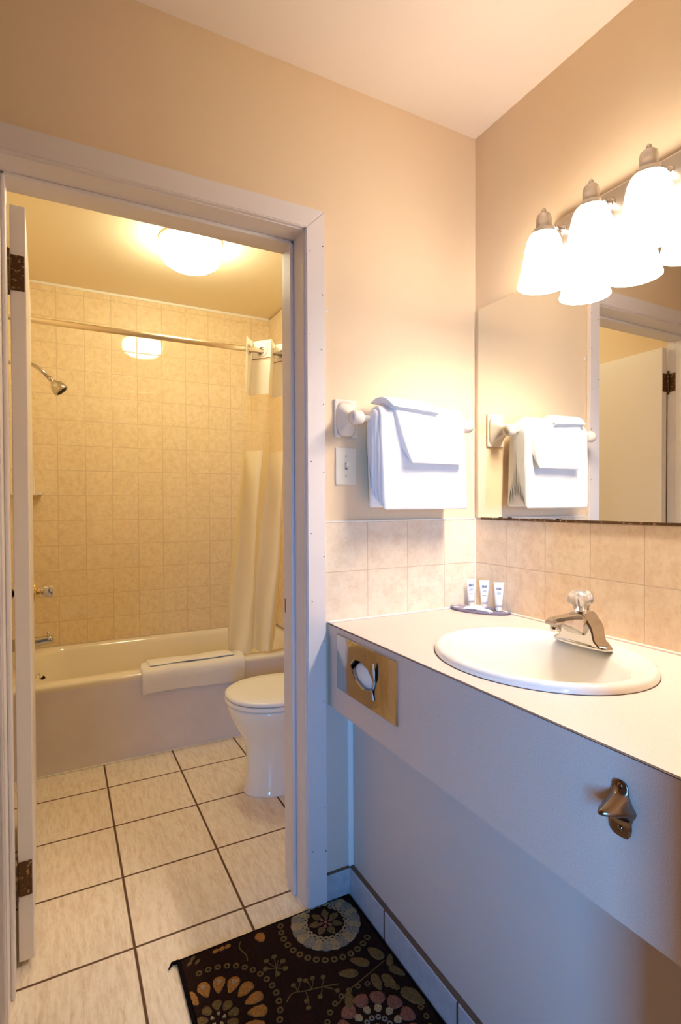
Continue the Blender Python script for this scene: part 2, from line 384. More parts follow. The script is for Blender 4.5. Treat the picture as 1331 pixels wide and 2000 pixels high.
# ---------------------------------------------------------------- vanity counter
van = empty('vanity_counter', (1.0, .7, .849), 'pinkish beige laminate vanity counter with deep front apron', 'counter')
SX, SY, SAX, SAY = .975, .88, .221, .2545
XF, ZA = .712, .603
y0c, y1c = -.015, D - .008
def counter_top():
    w = MB(); n = 96; hx, hy = SAX - .012, SAY - .012
    def rect(a):
        dx, dy = math.cos(a), math.sin(a)
        ts = []
        if dx > 1e-9: ts.append((XR - .008 - SX) / dx)
        if dx < -1e-9: ts.append((XF - SX) / dx)
        if dy > 1e-9: ts.append((y1c - SY) / dy)
        if dy < -1e-9: ts.append((y0c - SY) / dy)
        t = min(ts); return (SX + dx * t, SY + dy * t)
    angs = [2 * PI * k / n for k in range(n)]
    for cx in (XR - .008, XF):
        for cy in (y0c, y1c): angs.append(math.atan2(cy - SY, cx - SX) % (2 * PI))
    angs = sorted(set(angs)); zt, zb = .849, .829
    E_t = [(SX + hx * math.cos(a), SY + hy * math.sin(a), zt) for a in angs]; R_t = [rect(a) + (zt,) for a in angs]
    w.rings([[(x, y, zb) for x, y, z in E_t], E_t, R_t, [(x, y, zb) for x, y, z in R_t], [(x, y, zb) for x, y, z in E_t]], False, False, smooth=False)
    return w.build('worktop', 'laminate', van)
counter_top()
# apron with a cut-out for the tissue dispenser
ty0, ty1, tz0, tz1 = 1.075, 1.350, .690, .818
w = MB()
for a, b in (((y0c, ZA), (y1c, tz0)), ((y0c, tz1), (y1c, .8475)), ((y0c, tz0), (ty0, tz1)), ((ty1, tz0), (y1c, tz1))):
    w.box((XF - .004, a[0], a[1]), (XF + .018, b[0], b[1]))
w.build('apron', 'apron', van)
w = MB(); w.box((XF - .0045, y0c, .8468), (XF + .001, y1c, .8482), mat='seam'); w.build('edge_seam', 'seam', van)
w = MB(); w.box((XF + .018, y0c, ZA), (XP, y1c, ZA + .012)); w.build('underside', 'apron', van)
# sink
w = MB(); N = 72
prof = [(1.0, 1.0, .8492, 0), (1.0, 1.0, .855, 0), (.99, .992, .8615, 0), (.965, .97, .8655, 0), (.93, .94, .8665, 0), (.885, .90, .8645, 0), (.80, .865, .8605, -.012),
        (.765, .835, .853, -.018), (.74, .81, .838, -.020), (.70, .77, .81, -.020), (.62, .68, .775, -.018), (.48, .53, .745, -.014), (.28, .30, .728, -.008), (.10, .09, .722, -.004)]
w.rings([ell(SX + dx, SY, SAX * ax, SAY * ay, z, N) for ax, ay, z, dx in prof], False, True)
sink = empty('oval_sink', (SX, SY, .849), 'white oval drop-in sink set in the beige worktop', 'sink')
w.build('basin', 'porcelain', sink)
w = MB(); w.lathe([(.021, .7232), (.021, .7255), (.014, .7262), (.012, .7235)], 24, Matrix.Translation((SX - .004, SY, 0))); w.build('drain', 'chrome', sink)
w = MB(); w.rings([ell(SX, SY, SAX + .0012, SAY + .0012, .8491, N), ell(SX, SY, SAX + .0012, SAY + .0012, .8500, N), ell(SX, SY, SAX - .002, SAY - .002, .8500, N)], False, False); w.build('sealant_line', 'seam', sink)

# faucet
FX, FY = 1.118, .872
fa = empty('faucet', (FX, FY, .866), 'chrome centreset faucet with clear crystal knob on the oval sink', 'faucet')
w = MB()
def lozenge(z, k, h=.078, wd=.026):
    pts = []
    for i in range(40):
        t = 2 * PI * i / 40; c, s_ = math.cos(t), math.sin(t)
        pts.append((FX + k * wd * (abs(c) ** .8) * (1 if c > 0 else -1), FY + k * h * (abs(s_) ** .75) * (1 if s_ > 0 else -1), z))
    return pts
w.rings([lozenge(.8645, 1), lozenge(.870, 1), lozenge(.8735, .93)])
w.build('base_plate', 'tap', fa)
# body: bell shaped profile across Y, extruded in X
hp = [(.064, .871), (.058, .8765), (.051, .882), (.0475, .892), (.045, .905), (.040, .917), (.031, .928), (.023, .937), (.017, .9405)]
prof = [(-a, b) for a, b in hp] + hp[::-1]
w = MB()
rr = []
for x, k, dz in ((-.022, .93, -.002), (-.020, 1, 0), (.020, 1, .004), (.024, .92, 0)):
    rr.append([(FX + x, FY + y * k, max(.871, .871 + (z - .871) * (k if k < 1 else 1) + (dz if z > .9 else 0))) for y, z in prof])
w.rings(rr, smooth=False); w.build('body', 'tap', fa)
# spout
w = MB(); rr = []
for x, hw, zt, zb in ((-.010, .030, .936, .885), (-.030, .0270, .938, .896), (-.055, .0205, .939, .911), (-.082, .0175, .938, .921), (-.104, .0170, .937, .922), (-.112, .0145, .934, .923)):
    b = .004; rr.append([(FX + x, FY + q[0], q[1]) for q in ((-hw, zb + b), (-hw + b, zb), (hw - b, zb), (hw, zb + b), (hw, zt - b * 1.6), (hw - b * 1.6, zt), (-hw + b * 1.6, zt), (-hw, zt - b * 1.6))])
w.rings(rr, smooth=False); w.build('spout', 'tap', fa)
w = MB(); w.lathe([(.0115, .906), (.0125, .908), (.0125, .924)], 20, Matrix.Translation((FX - .092, FY, 0))); w.build('aerator', 'tap', fa)
w = MB(); kt = Matrix.Translation((FX, FY, .940)) @ Matrix.Rotation(math.radians(-10), 4, 'Y')
w.lathe([(.017, -.004), (.0175, .004), (.0165, .010)], 28, kt); w.build('knob_collar', 'chrome', fa)
w = MB(); w.lathe([(.0155, .006), (.0185, .020), (.0200, .0235), (.0270, .0275), (.0300, .034), (.0292, .043), (.0235, .050), (.013, .0545), (.003, .055)], 30, kt, mod=lambda i, a: 1 + (.05 * math.cos(10 * a) if i < 7 else 0))
o = w.build('knob', 'crystal', fa); o['label'] = 'clear crystal knob'
w = MB(); w.lathe([(.009, .008), (.008, .032), (.014, .048), (.004, .0495)], 16, kt); w.build('knob_core', 'chrome', o)
w = MB(); w.tube([(FX + .028, FY, .868), (FX + .028, FY, .905)], .0025, 8); w.lathe([(.005, .903), (.0055, .908), (.003, .912)], 10, Matrix.Translation((FX + .028, FY, 0))); w.build('lift_rod', 'chrome', fa)

# ---------------------------------------------------------------- tissue dispenser in the apron
td = empty('tissue_dispenser', (XF - .004, 1.212, .755), 'chrome recessed tissue dispenser plate in the counter apron', 'tissue dispenser')
py0, py1, pz0, pz1 = 1.058, 1.366, .674, .832; PX = XF - .010
oc = (1.222, .752)
hexa = [(oc[0] + .062, oc[1] + .012), (oc[0] + .044, oc[1] + .030), (oc[0] + .008, oc[1] + .0335), (oc[0] - .030, oc[1] + .022), (oc[0] - .060, oc[1] - .004), (oc[0] - .052, oc[1] - .026), (oc[0] - .008, oc[1] - .036), (oc[0] + .036, oc[1] - .022)]
w = MB(); n = len(hexa)
def rectpt(y, z):
    dy, dz = y - oc[0], z - oc[1]; t = min([(py1 - oc[0]) / dy if dy > 1e-6 else 9e9, (py0 - oc[0]) / dy if dy < -1e-6 else 9e9, (pz1 - oc[1]) / dz if dz > 1e-6 else 9e9, (pz0 - oc[1]) / dz if dz < -1e-6 else 9e9])
    return (oc[0] + dy * t, oc[1] + dz * t)
angs = sorted([math.atan2(z - oc[1], y - oc[0]) for y, z in hexa] + [math.atan2(z - oc[1], y - oc[0]) for y in (py0, py1) for z in (pz0, pz1)] + [2 * PI * k / 40 - PI for k in range(40)])
def hexray(a):
    d = (math.cos(a), math.sin(a)); best = None
    for i in range(n):
        p, q = hexa[i], hexa[(i + 1) % n]; e = (q[0] - p[0], q[1] - p[1]); det = d[0] * (-e[1]) + d[1] * e[0]
        if abs(det) < 1e-12: continue
        wx, wz = p[0] - oc[0], p[1] - oc[1]; t = (wx * (-e[1]) + wz * e[0]) / det; s_ = (d[0] * wz - d[1] * wx) / det
        if t > 0 and -1e-6 <= s_ <= 1 + 1e-6: best = t
    return (oc[0] + d[0] * best, oc[1] + d[1] * best)
inn = [hexray(a) for a in angs]; out = [rectpt(oc[0] + math.cos(a), oc[1] + math.sin(a)) for a in angs]
w.rings([[(PX + .016, y, z) for y, z in inn], [(PX + .002, y, z) for y, z in inn], [(PX, oc[0] + (y - oc[0]) * 1.04, oc[1] + (z - oc[1]) * 1.04) for y, z in inn],
         [(PX, oc[0] + (y - oc[0]) * .985, oc[1] + (z - oc[1]) * .97) for y, z in out], [(PX + .0055, y, z) for y, z in out]], False, False, smooth=False)
w.build('cover_plate', 'chrome_plate', td)
w = MB(); w.box((XF + .019, 1.08, .695), (XF + .021, 1.345, .813)); w.build('recess', 'dark', td)
w = MB(); rr = []
for k in range(9):
    t = k / 8; rr.append([(XF + .008 - .010 * math.cos(PI / 2 * t) * 1, oc[0] + .004 + (.060 * math.sin(PI / 2 * t)) * math.cos(a), oc[1] - .006 + (.034 * math.sin(PI / 2 * t)) * math.sin(a)) for a in [2 * PI * i / 28 for i in range(28)]])
w.rings(rr[1:], True, False)
tis = w.build('tissue_pack', 'tissue', None)
tag(tis, 'white tissues showing through the opening of the chrome dispenser', 'tissues')
tis2 = MB(); rows = []
for i in range(9):
    s_ = i / 8; row = []
    for j in range(7):
        t = j / 6
        row.append(Vector((XF - .005 - .012 * math.sin(s_ * PI * .55) * (1 - .4 * t), oc[0] - .062 + .010 * t - .012 * s_ + .006 * math.sin(7 * t + 3 * s_), oc[1] + .030 - .062 * t + .018 * s_ * (1 - 2 * t) + .005 * math.sin(9 * s_ + 5 * t))))
    rows.append(row)
tis2.rings(rows, False, False, closed=False)
o = tis2.build('tissue_tuft', 'tissue', tis); md = o.modifiers.new('thick', 'SOLIDIFY'); md.thickness = .0008

# ---------------------------------------------------------------- bottle opener
bo = empty('bottle_opener', (XF - .004, .486, .77), 'dark metal wall bottle opener screwed to the counter apron', 'bottle opener')
# plate profile (y half width by z) with hood
AX = XF - .004
w = MB(); zz = [(.729, .003, 0), (.7305, .011, 0), (.736, .0155, 0), (.745, .0170, 0), (.753, .0165, 0), (.760, .0190, .004), (.766, .0225, .022), (.7705, .0235, .041), (.7735, .0225, .046), (.778, .0190, .039), (.785, .0150, .024), (.792, .0125, .009), (.798, .0115, .001), (.804, .0110, 0), (.808, .0080, 0), (.8095, .0030, 0)]
def orow(th):
    rr = []
    for z, hw, dx in zz:
        rr.append([(AX - th - dx * (1 - (abs(t) ** 1.7)) * 1.0, .486 + t * hw, z) for t in (-1, -.8, -.5, -.2, 0, .2, .5, .8, 1)])
    return rr
fr, bk = orow(.0032), orow(.0008)
w.rings(fr, False, False, closed=False); w.rings([r[::-1] for r in bk], False, False, closed=False)
for i in range(len(fr) - 1):
    for e in (0, -1):
        w.face([w.bm.verts.new(fr[i][e]), w.bm.verts.new(fr[i + 1][e]), w.bm.verts.new(bk[i + 1][e]), w.bm.verts.new(bk[i][e])])
bmesh.ops.remove_doubles(w.bm, verts=w.bm.verts[:], dist=1e-5)
w.build('opener_plate', 'opener', bo)
for z in (.741, .802):
    w = MB(); w.lathe([(.0044, 0), (.0042, .0012), (.002, .002)], 16, rot_to((-1, 0, 0), (AX - .003, .486, z))); w.build('screw', 'opener', bo)

# ---------------------------------------------------------------- mirror
mi = empty('wall_mirror', (XR, .7, 1.5), 'large frameless wall mirror above the tile backsplash', 'mirror')
w = MB(); w.box((XR - .008, -.02, 1.158), (XR - .002, 1.417, 1.873)); w.build('mirror_glass', 'mirror', mi)
w = MB(); w.box((XR - .0115, -.02, 1.1515), (XR - .001, 1.40, 1.1585)); o = w.build('bottom_channel', 'hinge', mi)
for y in (1.31, 1.27, 1.08): MB().box((XR - .0125, y - .005, 1.1575), (XR - .0085, y + .005, 1.161)).build('silver_chip', 'dark', mi)

# ---------------------------------------------------------------- vanity light
vl = empty('vanity_light', (XR, .83, 1.98), 'vanity light with fluted glass shades over the mirror, fourth lamp added out of view', 'wall light')
w = MB(); w.box((XR - .018, .545, 1.895), (XR, 1.092, 2.020), .006); w.build('back_plate', 'brushed', vl)
LX = 1.197
for i in range(4):  # last lamp is added outside the frame to spread the light evenly
    y = 1.060 - .1495 * i; z0 = 1.812
    T = Matrix.Translation((LX, y, z0))
    w = MB(); seg = 96
    prof = [(.0690, 0), (.0660, .010), (.0620, .030), (.0570, .055), (.0525, .080), (.0480, .105), (.0430, .125), (.0370, .137), (.0250, .1425), (.0245, .1395), (.0355, .134), (.0410, .122), (.0460, .103), (.0505, .079), (.0550, .054), (.0600, .030), (.0640, .0105), (.0670, .001)]
    fl = lambda k, a: 1 + (.022 * abs(math.cos(8 * a)) if k in (0, 17) else .016 * abs(math.cos(8 * a)) if k in (1, 16) else .008 * math.cos(16 * a) if k in (2, 3, 14, 15) else 0)
    w.lathe(prof + [prof[0]], seg, T, None, False, False, fl)
    sh = w.build('glass_shade', 'shade', vl)
    if i == 0: sh['label'] = 'lit frosted glass bell shade'
    w = MB()
    w.lathe([(.0285, .134), (.0295, .137), (.0295, .150), (.0275, .153), (.0205, .156), (.0205, .182), (.0180, .192), (.0100, .199), (.0065, .201), (.0060, .207), (.0035, .2105)], 32, T)
    w.build('socket_cap', 'brushed', vl)
    for k in range(3):
        a = 2 * PI * k / 3 + .9
        w = MB(); w.tube([(LX + .028 * math.cos(a), y + .028 * math.sin(a), z0 + .142), (LX + .036 * math.cos(a), y + .036 * math.sin(a), z0 + .142)], [.0025, .0038], 8); w.build('thumb_screw', 'chrome', vl)
    w = MB(); w.tube([(LX + .018, y, z0 + .170), (XR - .016, y, z0 + .170)], .0048, 12)
    w.tube([(LX + .040, y, z0 + .170), (LX + .052, y, z0 + .170)], .0075, 12); w.tube([(XR - .024, y, z0 + .170), (XR - .0175, y, z0 + .170)], [.010, .016], 16)
    w.build('arm', 'chrome', vl)
    l = bpy.data.lights.new('bulb', 'POINT'); l.energy = SHADE_POINT; l.color = WARM; l.shadow_soft_size = .026
    lo = bpy.data.objects.new('bulb', l); C.objects.link(lo); lo.location = (LX, y, z0 + .045); lo.parent = vl; lo.matrix_parent_inverse = Matrix.Translation(-vl.location)

# ---------------------------------------------------------------- light switch
sw = empty('light_switch', (.772, D, 1.321), 'ivory toggle light switch below the towel bar', 'light switch')
MB().box((.7375, D - .006, 1.265), (.8075, D, 1.377), .0025).build('cover_plate', 'plastic', sw)
w = MB(); w.box((.7685, D - .0068, 1.311), (.7765, D - .005, 1.331)); w.build('toggle_slot', 'ink', sw)
w = MB(); w.prism([(.769, D - .006, 1.315), (.776, D - .006, 1.315), (.776, D - .006, 1.328), (.769, D - .006, 1.328)], (0, -.012, .006), bevel=.001); w.build('toggle', 'plastic', sw)
for z in (1.291, 1.351):
    w = MB(); w.lathe([(.0034, 0), (.003, .0012)], 12, rot_to((0, -1, 0), (.7725, D - .006, z))); w.build('screw', 'brushed', sw)

# ---------------------------------------------------------------- towel bar
tb = empty('towel_bar', (.95, D, 1.46), 'ivory ceramic towel bar on the wall under the light', 'towel bar')
BY, BZ = 1.366, 1.459
for x in (.771, 1.186):
    w = MB(); w.box((x - .038, D - .009, 1.406), (x + .038, D, 1.5225), .004)
    rr = []
    for t in range(9):
        s_ = t / 8; y = D - .008 - s_ * .058; k = (1 - s_) ** 2
        hw = .014 + .0215 * k; hz = .016 + .039 * k; zc = BZ + .002 * k
        rr.append([(x + (abs(math.cos(a)) ** .6) * math.copysign(hw, math.cos(a)), y, zc + (abs(math.sin(a)) ** .6) * math.copysign(hz, math.sin(a))) for a in [2 * PI * i / 24 for i in range(24)]])
    w.rings(rr)
    w.lathe([(.006, -.021), (.016, -.019), (.0205, -.012), (.0215, 0), (.0205, .012), (.016, .019), (.006, .021)], 24, rot_to((1, 0, 0), (x, BY, BZ)))
    w.build('bracket', 'ceramic', tb)
w = MB(); w.tube([(.775, BY, BZ), (1.183, BY, BZ)], .0098, 20); w.build('bar', 'ceramic', tb)

# ---------------------------------------------------------------- cloth slabs
def resample(path, step=.012):
    out = [Vector(path[0])]
    for a, b in zip(path, path[1:]):
        a, b = Vector(a), Vector(b); n = max(1, int((b - a).length / step))
        for i in range(1, n + 1): out.append(a.lerp(b, i / n))
    return out
def slab(w, path, x0, x1, th, amp=.002, seed=0, skew=None, nx=26, xf=None):
    """cloth of thickness th following path [(y,z)] and running from x0 to x1; skew(s) shifts x0,x1 along the path"""
    P = resample(path); L = len(P); rings = []
    for j in range(nx + 1):
        t = j / nx; e = min(t, 1 - t) * nx; kx = min(1, .35 + .5 * e) if e < 1.4 else 1
        ring = []; top = []; bot = []
        for i, p in enumerate(P):
            d = (P[min(i + 1, L - 1)] - P[max(i - 1, 0)]).normalized(); nrm = Vector((-d.y, d.x))
            s_ = i / (L - 1); ee = min(i, L - 1 - i); k = kx * (.45 if ee == 0 else 1)
            a0_, a1_ = (x0, x1) if skew is None else skew(s_)
            x = a0_ + (a1_ - a0_) * t
            dz = noise.noise(Vector((x * 9, p.x * 9 + seed, p.y * 9 + seed))) * amp
            dz2 = noise.noise(Vector((x * 30, p.x * 30 + seed, p.y * 30))) * amp * .35
            q = p + nrm * (dz + dz2)
            if xf: q = xf(x, s_, q)
            top.append((x, (q + nrm * th / 2 * k).x, (q + nrm * th / 2 * k).y)); bot.append((x, (q - nrm * th / 2 * k).x, (q - nrm * th / 2 * k).y))
        rings.append(top + bot[::-1])
    w.rings(rings)
def arc(cy, cz, r, a0_, a1_, n=8): return [(cy + r * math.cos(math.radians(a0_ + (a1_ - a0_) * i / n)), cz + r * math.sin(math.radians(a0_ + (a1_ - a0_) * i / n))) for i in range(n + 1)]
# bath towel: three nested layers over the bar. Path from the wall side (back) over to the front
w = MB()
for k, (r, zb, zf, fb, ff) in enumerate(((.0145, 1.228, 1.228, 1.3695, 1.359), (.0215, 1.214, 1.212, 1.382, 1.348), (.0285, 1.200, 1.198, 1.395, 1.336), (.0350, 1.194, 1.188, 1.408, 1.324))):
    path = [(fb, zb), ((fb * .5 + (BY + r) * .5) + .003, 1.36)] + arc(BY, BZ + .002, r, 8, 172) + [((ff * .5 + (BY - r) * .5) - .001, 1.34), (ff, zf)]
    slab(w, path, .822 + .006 * (2 - k) * 0 - .004 * (2 - k), 1.156 + .002 * k, .0075, .004, k * 3.1, skew=(lambda s_, k=k: (.826 - .005 * (2 - k) - .006 * math.sin(PI * s_), 1.158 - .008 * math.sin(PI * s_))))
bt = w.build('bath_towel', 'towel', sub=1)
tag(bt, 'large white bath towel folded over the wall towel bar', 'towel')
# hand towel on top of it
w = MB(); r = .0455
path = [(1.414, 1.40), (BY + r, 1.45)] + arc(BY, BZ + .002, r, 4, 176) + [(1.312, 1.40), (1.297, 1.325)]
slab(w, path, .9, 1.12, .010, .0025, 12, skew=lambda s_: ((.868 + .045 * max(0, (s_ - .45) / .55)), 1.126 - .004 * s_))
ht = w.build('hand_towel', 'towel', sub=1)
tag(ht, 'smaller white towel draped on the front of the bath towel', 'towel')
# folded washcloth on the very top
w = MB()
for k, (r, xs) in enumerate(((.0560, .002), (.0650, 0))):
    path = arc(BY + .004, BZ + .001, r, 62 - 10 * k, 150, 10)
    slab(w, path, .84, 1.03, .0085, .0025, 20 + k, skew=lambda s_, xs=xs: (.838 + xs + .022 * s_, .985 + .052 * s_ - xs), nx=18,
         xf=lambda x, s_, q: q + Vector((-.012, -.012)) * max(0, (x - .84) / .19) * s_)
wc = w.build('washcloth', 'towel', sub=1)
tag(wc, 'small folded white washcloth on top of the hanging towels', 'washcloth')

# ---------------------------------------------------------------- toiletries on the tray
tr = MB(); tc = Vector((1.2255, 1.345)); ta = math.radians(-63)
def oval(z, k):
    pts = []
    for i in range(48):
        a = 2 * PI * i / 48; x, y = .100 * k * math.cos(a), (.046 * k) * math.sin(a)
        pts.append((tc.x + x * math.cos(ta) - y * math.sin(ta), tc.y + x * math.sin(ta) + y * math.cos(ta), z))
    return pts
tr.rings([oval(.8497, .88), oval(.8510, .97), oval(.8555, 1.0), oval(.8590, 1.02), oval(.8590, .985), oval(.8555, .95), oval(.8535, .90)])
tag(tr.build('toiletry_tray', 'tray'), 'translucent violet oval tray holding toiletries in the counter corner', 'tray')
def tube_bottle(x, y, face, label, zb=.8545, h=.094):
    t = empty('toiletry_tube', (x, y, zb), label, 'toiletry tube', 'standing toiletry tubes on the tray')
    m = Matrix.Translation((x, y, 0)) @ Matrix.Rotation(face, 4, 'Z')
    w = MB(); rr = []
    for k in range(10):
        s_ = k / 9; z = zb + .016 + (h - .016) * s_; hw = .0108 + .0060 * s_; hd = .0095 * (1 - s_) ** .7 + .0008
        rr.append([m @ Vector((hw * math.copysign(abs(math.cos(a)) ** .8, math.cos(a)), hd * math.sin(a), z)) for a in [2 * PI * i / 24 for i in range(24)]])
    w.rings(rr); w.build('tube_body', 'white', t)
    w = MB(); w.lathe([(.0092, zb), (.0098, zb + .002), (.0092, zb + .0165)], 20, m); w.build('cap', 'white', t)
    w = MB()
    for i, xx in enumerate((-.0065, -.0022, .0015, .0055)):     # printed letters of the label, blurred beyond reading
        w.box(Vector((xx - .0012, -.0082, zb + .070)), Vector((xx + .0012, -.0062, zb + .0775)), 0)
        if i in (0, 1): w.box(Vector((xx + .0012, -.0082, zb + (.0705 if i else .0765))), Vector((xx + .0026, -.0062, zb + (.0715 if i else .0775))))
    for z in (.060, .056, .044): w.box((-.006, -.0092 + z * .02, zb + z), (.006, -.0070, zb + z + .0010))
    for v in w.bm.verts: v.co = m @ v.co
    w.build('label_print', 'ink', t)
tube_bottle(1.243, 1.408, math.radians(-38), 'white toiletry tube standing on the violet tray, leftmost of three')
tube_bottle(1.259, 1.362, math.radians(-36), 'white toiletry tube standing on the violet tray, middle of three')
tube_bottle(1.266, 1.302, math.radians(-36), 'white toiletry tube standing on the violet tray, rightmost and nearest the faucet')
def packet(x, y, a, L, W, H, label, kind='soap_packet'):
    m = Matrix.Translation((x, y, .8545)) @ Matrix.Rotation(a, 4, 'Z'); w = MB(); rr = []
    for k in range(13):
        s_ = k / 12 * 2 - 1; e = max(0, 1 - abs(s_) ** 4); hh = .0012 + H * e ** .6
        rr.append([m @ Vector((s_ * L / 2, W / 2 * math.cos(b) * (1 - .12 * e), hh / 2 + hh / 2 * math.sin(b) + .0003)) for b in [2 * PI * i / 16 for i in range(16)]])
    w.rings(rr); return tag(w.build(kind, 'white'), label, 'soap packet', 'wrapped soaps lying on the tray')
packet(1.206, 1.352, math.radians(-50), .072, .030, .011, 'white wrapped soap lying on the tray in front of the tubes')
packet(1.214, 1.312, math.radians(-80), .055, .022, .009, 'small white sachet lying at the right end of the tray')
packet(1.228, 1.372, math.radians(-20), .050, .016, .010, 'narrow white sachet lying between soap and tubes')

# ---------------------------------------------------------------- rug
def rug():
    w = MB(); x0, x1, y0, y1 = .258, .773, .55, 1.428; e = .009
    w.box((x0, y0, .0005), (x1, y1, .0105), .003, 'rug_edge'); w.box((x0 + e, y0 + e, .001), (x1 - e, y1 - e, .0122), .001, 'rug')
    zt = .0122
    def poly(pts, mat, h=.0016):
        pts = [(min(max(x, x0 + e), x1 - e), min(max(y, y0 + e), y1 - e)) for x, y in pts]
        cx = sum(p[0] for p in pts) / len(pts); cy = sum(p[1] for p in pts) / len(pts)
        h = h * random.uniform(.8, 1.25)
        w.rings([[(x, y, zt - .0006) for x, y in pts], [(x, y, zt + h * .6) for x, y in pts], [(cx + (x - cx) * .8, cy + (y - cy) * .8, zt + h) for x, y in pts]], False, True, mat)
    def blob(cx, cy, a, L, W, mat, tipp=0, n=14):
        pts = []
        for i in range(n):
            t = 2 * PI * i / n; u = L / 2 * math.cos(t); v = W / 2 * math.sin(t) * (1 - tipp * math.cos(t)) * random.uniform(.9, 1.1)
            pts.append((cx + u * math.cos(a) - v * math.sin(a), cy + u * math.sin(a) + v * math.cos(a)))
        poly(pts, mat)
    def petals(cx, cy, r, n, L, W, mat, tipp=-.4, ph=0, rng=None):
        for k in range(n):
            a = 2 * PI * k / n + ph
            blob(cx + r * math.cos(a), cy + r * math.sin(a), a, L, W, mat, tipp)
    def ringp(cx, cy, r, n, rb, mat):
        for k in range(n):
            a = 2 * PI * k / n; x, y = cx + r * math.cos(a), cy + r * math.sin(a)
            if not (x0 + .02 < x < x1 - .02 and y0 + .02 < y < y1 - .02): continue
            m = 9; o = [(x + rb * math.cos(2 * PI * i / m), y + rb * math.sin(2 * PI * i / m)) for i in range(m)]
            w.rings([[(p, q, zt - .0005) for p, q in o], [(p, q, zt + .0014) for p, q in o], [(x + (p - x) * .45, y + (q - y) * .45, zt + .0012) for p, q in o], [(x + (p - x) * .45, y + (q - y) * .45, zt - .0005) for p, q in o]], False, False, mat)
    def stem(pts, wd, mat):
        P = [Vector(p) for p in pts]; Q = []
        for i in range(len(P) - 1):
            a, b = P[i], P[i + 1]; pa = P[max(i - 1, 0)]; pb = P[min(i + 2, len(P) - 1)]
            for k in range(6):
                t = k / 6; Q.append(.5 * ((2 * a) + (b - pa) * t + (2 * pa - 5 * a + 4 * b - pb) * t * t + (3 * a - pa - 3 * b + pb) * t ** 3))
        Q.append(P[-1]); rr = []
        for i, q in enumerate(Q):
            d = (Q[min(i + 1, len(Q) - 1)] - Q[max(i - 1, 0)]).normalized(); nn = Vector((-d.y, d.x)) * wd / 2
            rr.append([(q.x - nn.x, q.y - nn.y, zt - .0004), (q.x, q.y, zt + .0015), (q.x + nn.x, q.y + nn.y, zt - .0004)])
        w.rings(rr, False, False, mat, closed=False)
    def leaf(x, y, a, L, W, mat):
        blob(x, y, a, L, W, mat, .25)
        stem([(x - L * .4 * math.cos(a), y - L * .4 * math.sin(a)), (x, y), (x + L * .42 * math.cos(a), y + L * .42 * math.sin(a))], .003, 'rug')
    # flower A (cream, in the corner)
    A = (.659, 1.357)
    for k in range(22):
        a = 2 * PI * k / 22; L = .040
        blob(A[0] + .080 * math.cos(a), A[1] + .080 * math.sin(a), a, L, .034, 'rug_grey' if k % 2 else 'rug_cream', -.5)
    ringp(A[0], A[1], .060, 22, .009, 'rug_cream')
    petals(A[0], A[1], .034, 7, .030, .020, 'rug_olive', .5, .3); petals(A[0], A[1], .014, 6, .014, .010, 'rug_rose'); blob(A[0], A[1], 0, .010, .010, 'rug_gold')
    ringp(A[0], A[1], .128, 34, .0095, 'rug_olive')
    # flower B (gold, left)
    B = (.312, 1.215)
    for k in range(16):
        a = 2 * PI * k / 16 + .12
        blob(B[0] + .090 * math.cos(a), B[1] + .090 * math.sin(a), a, .048, .029, 'rug_gold', -.45)
        blob(B[0] + .098 * math.cos(a), B[1] + .098 * math.sin(a), a, .018, .014, 'rug_cream', -.3)
    petals(B[0], B[1], .036, 9, .028, .022, 'rug_olive', -.3); petals(B[0], B[1], .014, 5, .010, .008, 'rug_cream')
    ringp(B[0], B[1], .143, 38, .0085, 'rug_olive')
    # flower C (rose)
    K = (.628, 1.020)
    petals(K[0], K[1], .078, 12, .036, .038, 'rug_rose', -.3); petals(K[0], K[1], .052, 12, .020, .018, 'rug_cream', -.2); ringp(K[0], K[1], .030, 12, .007, 'rug_grey'); petals(K[0], K[1], .010, 5, .012, .009, 'rug_olive')
    ringp(K[0], K[1], .118, 30, .0075, 'rug_olive')
    # more of the pattern towards the camera
    for cx, cy, m1 in ((.36, .86, 'rug_cream'), (.66, .73, 'rug_gold')):
        petals(cx, cy, .085, 16, .042, .030, m1); petals(cx, cy, .034, 8, .028, .020, 'rug_olive'); ringp(cx, cy, .130, 34, .0085, 'rug_olive')
    # leafy branch
    stem([(.575, 1.118), (.615, 1.138), (.6546, 1.148), (.70, 1.160), (.738, 1.170)], .004, 'rug_olive')
    for x, y, a, L, W in ((.637, 1.180, 2.7, .052, .024), (.679, 1.197, 2.4, .054, .026), (.730, 1.200, 2.0, .052, .030), (.716, 1.112, -1.4, .052, .026), (.688, 1.126, -1.7, .05, .024), (.750, 1.128, -1.0, .046, .022), (.745, 1.052, -1.1, .066, .036), (.752, 1.165, .9, .04, .018), (.602, 1.112, -2.0, .045, .022)):
        leaf(x, y, a, L, W, 'rug_olive')
    # berry sprigs
    stem([(.4687, 1.1811), (.490, 1.195), (.523, 1.186), (.560, 1.178), (.6, 1.166)], .004, 'rug_olive')
    for (bx_, by_), tips in (((.500, 1.192), ((.500, 1.214), (.520, 1.220))), ((.535, 1.184), ((.532, 1.212), (.550, 1.210))), ((.520, 1.186), ((.512, 1.160), (.509, 1.142))), ((.560, 1.178), ((.545, 1.155), (.575, 1.200), (.590, 1.150)))):
        for tx, ty in tips: stem([(bx_, by_), ((bx_ + tx) / 2 + .003, (by_ + ty) / 2), (tx, ty)], .003, 'rug_olive'); blob(tx, ty, 0, .013, .012, 'rug_olive')
    stem([(.470, 1.255), (.480, 1.280), (.492, 1.300)], .004, 'rug_olive')
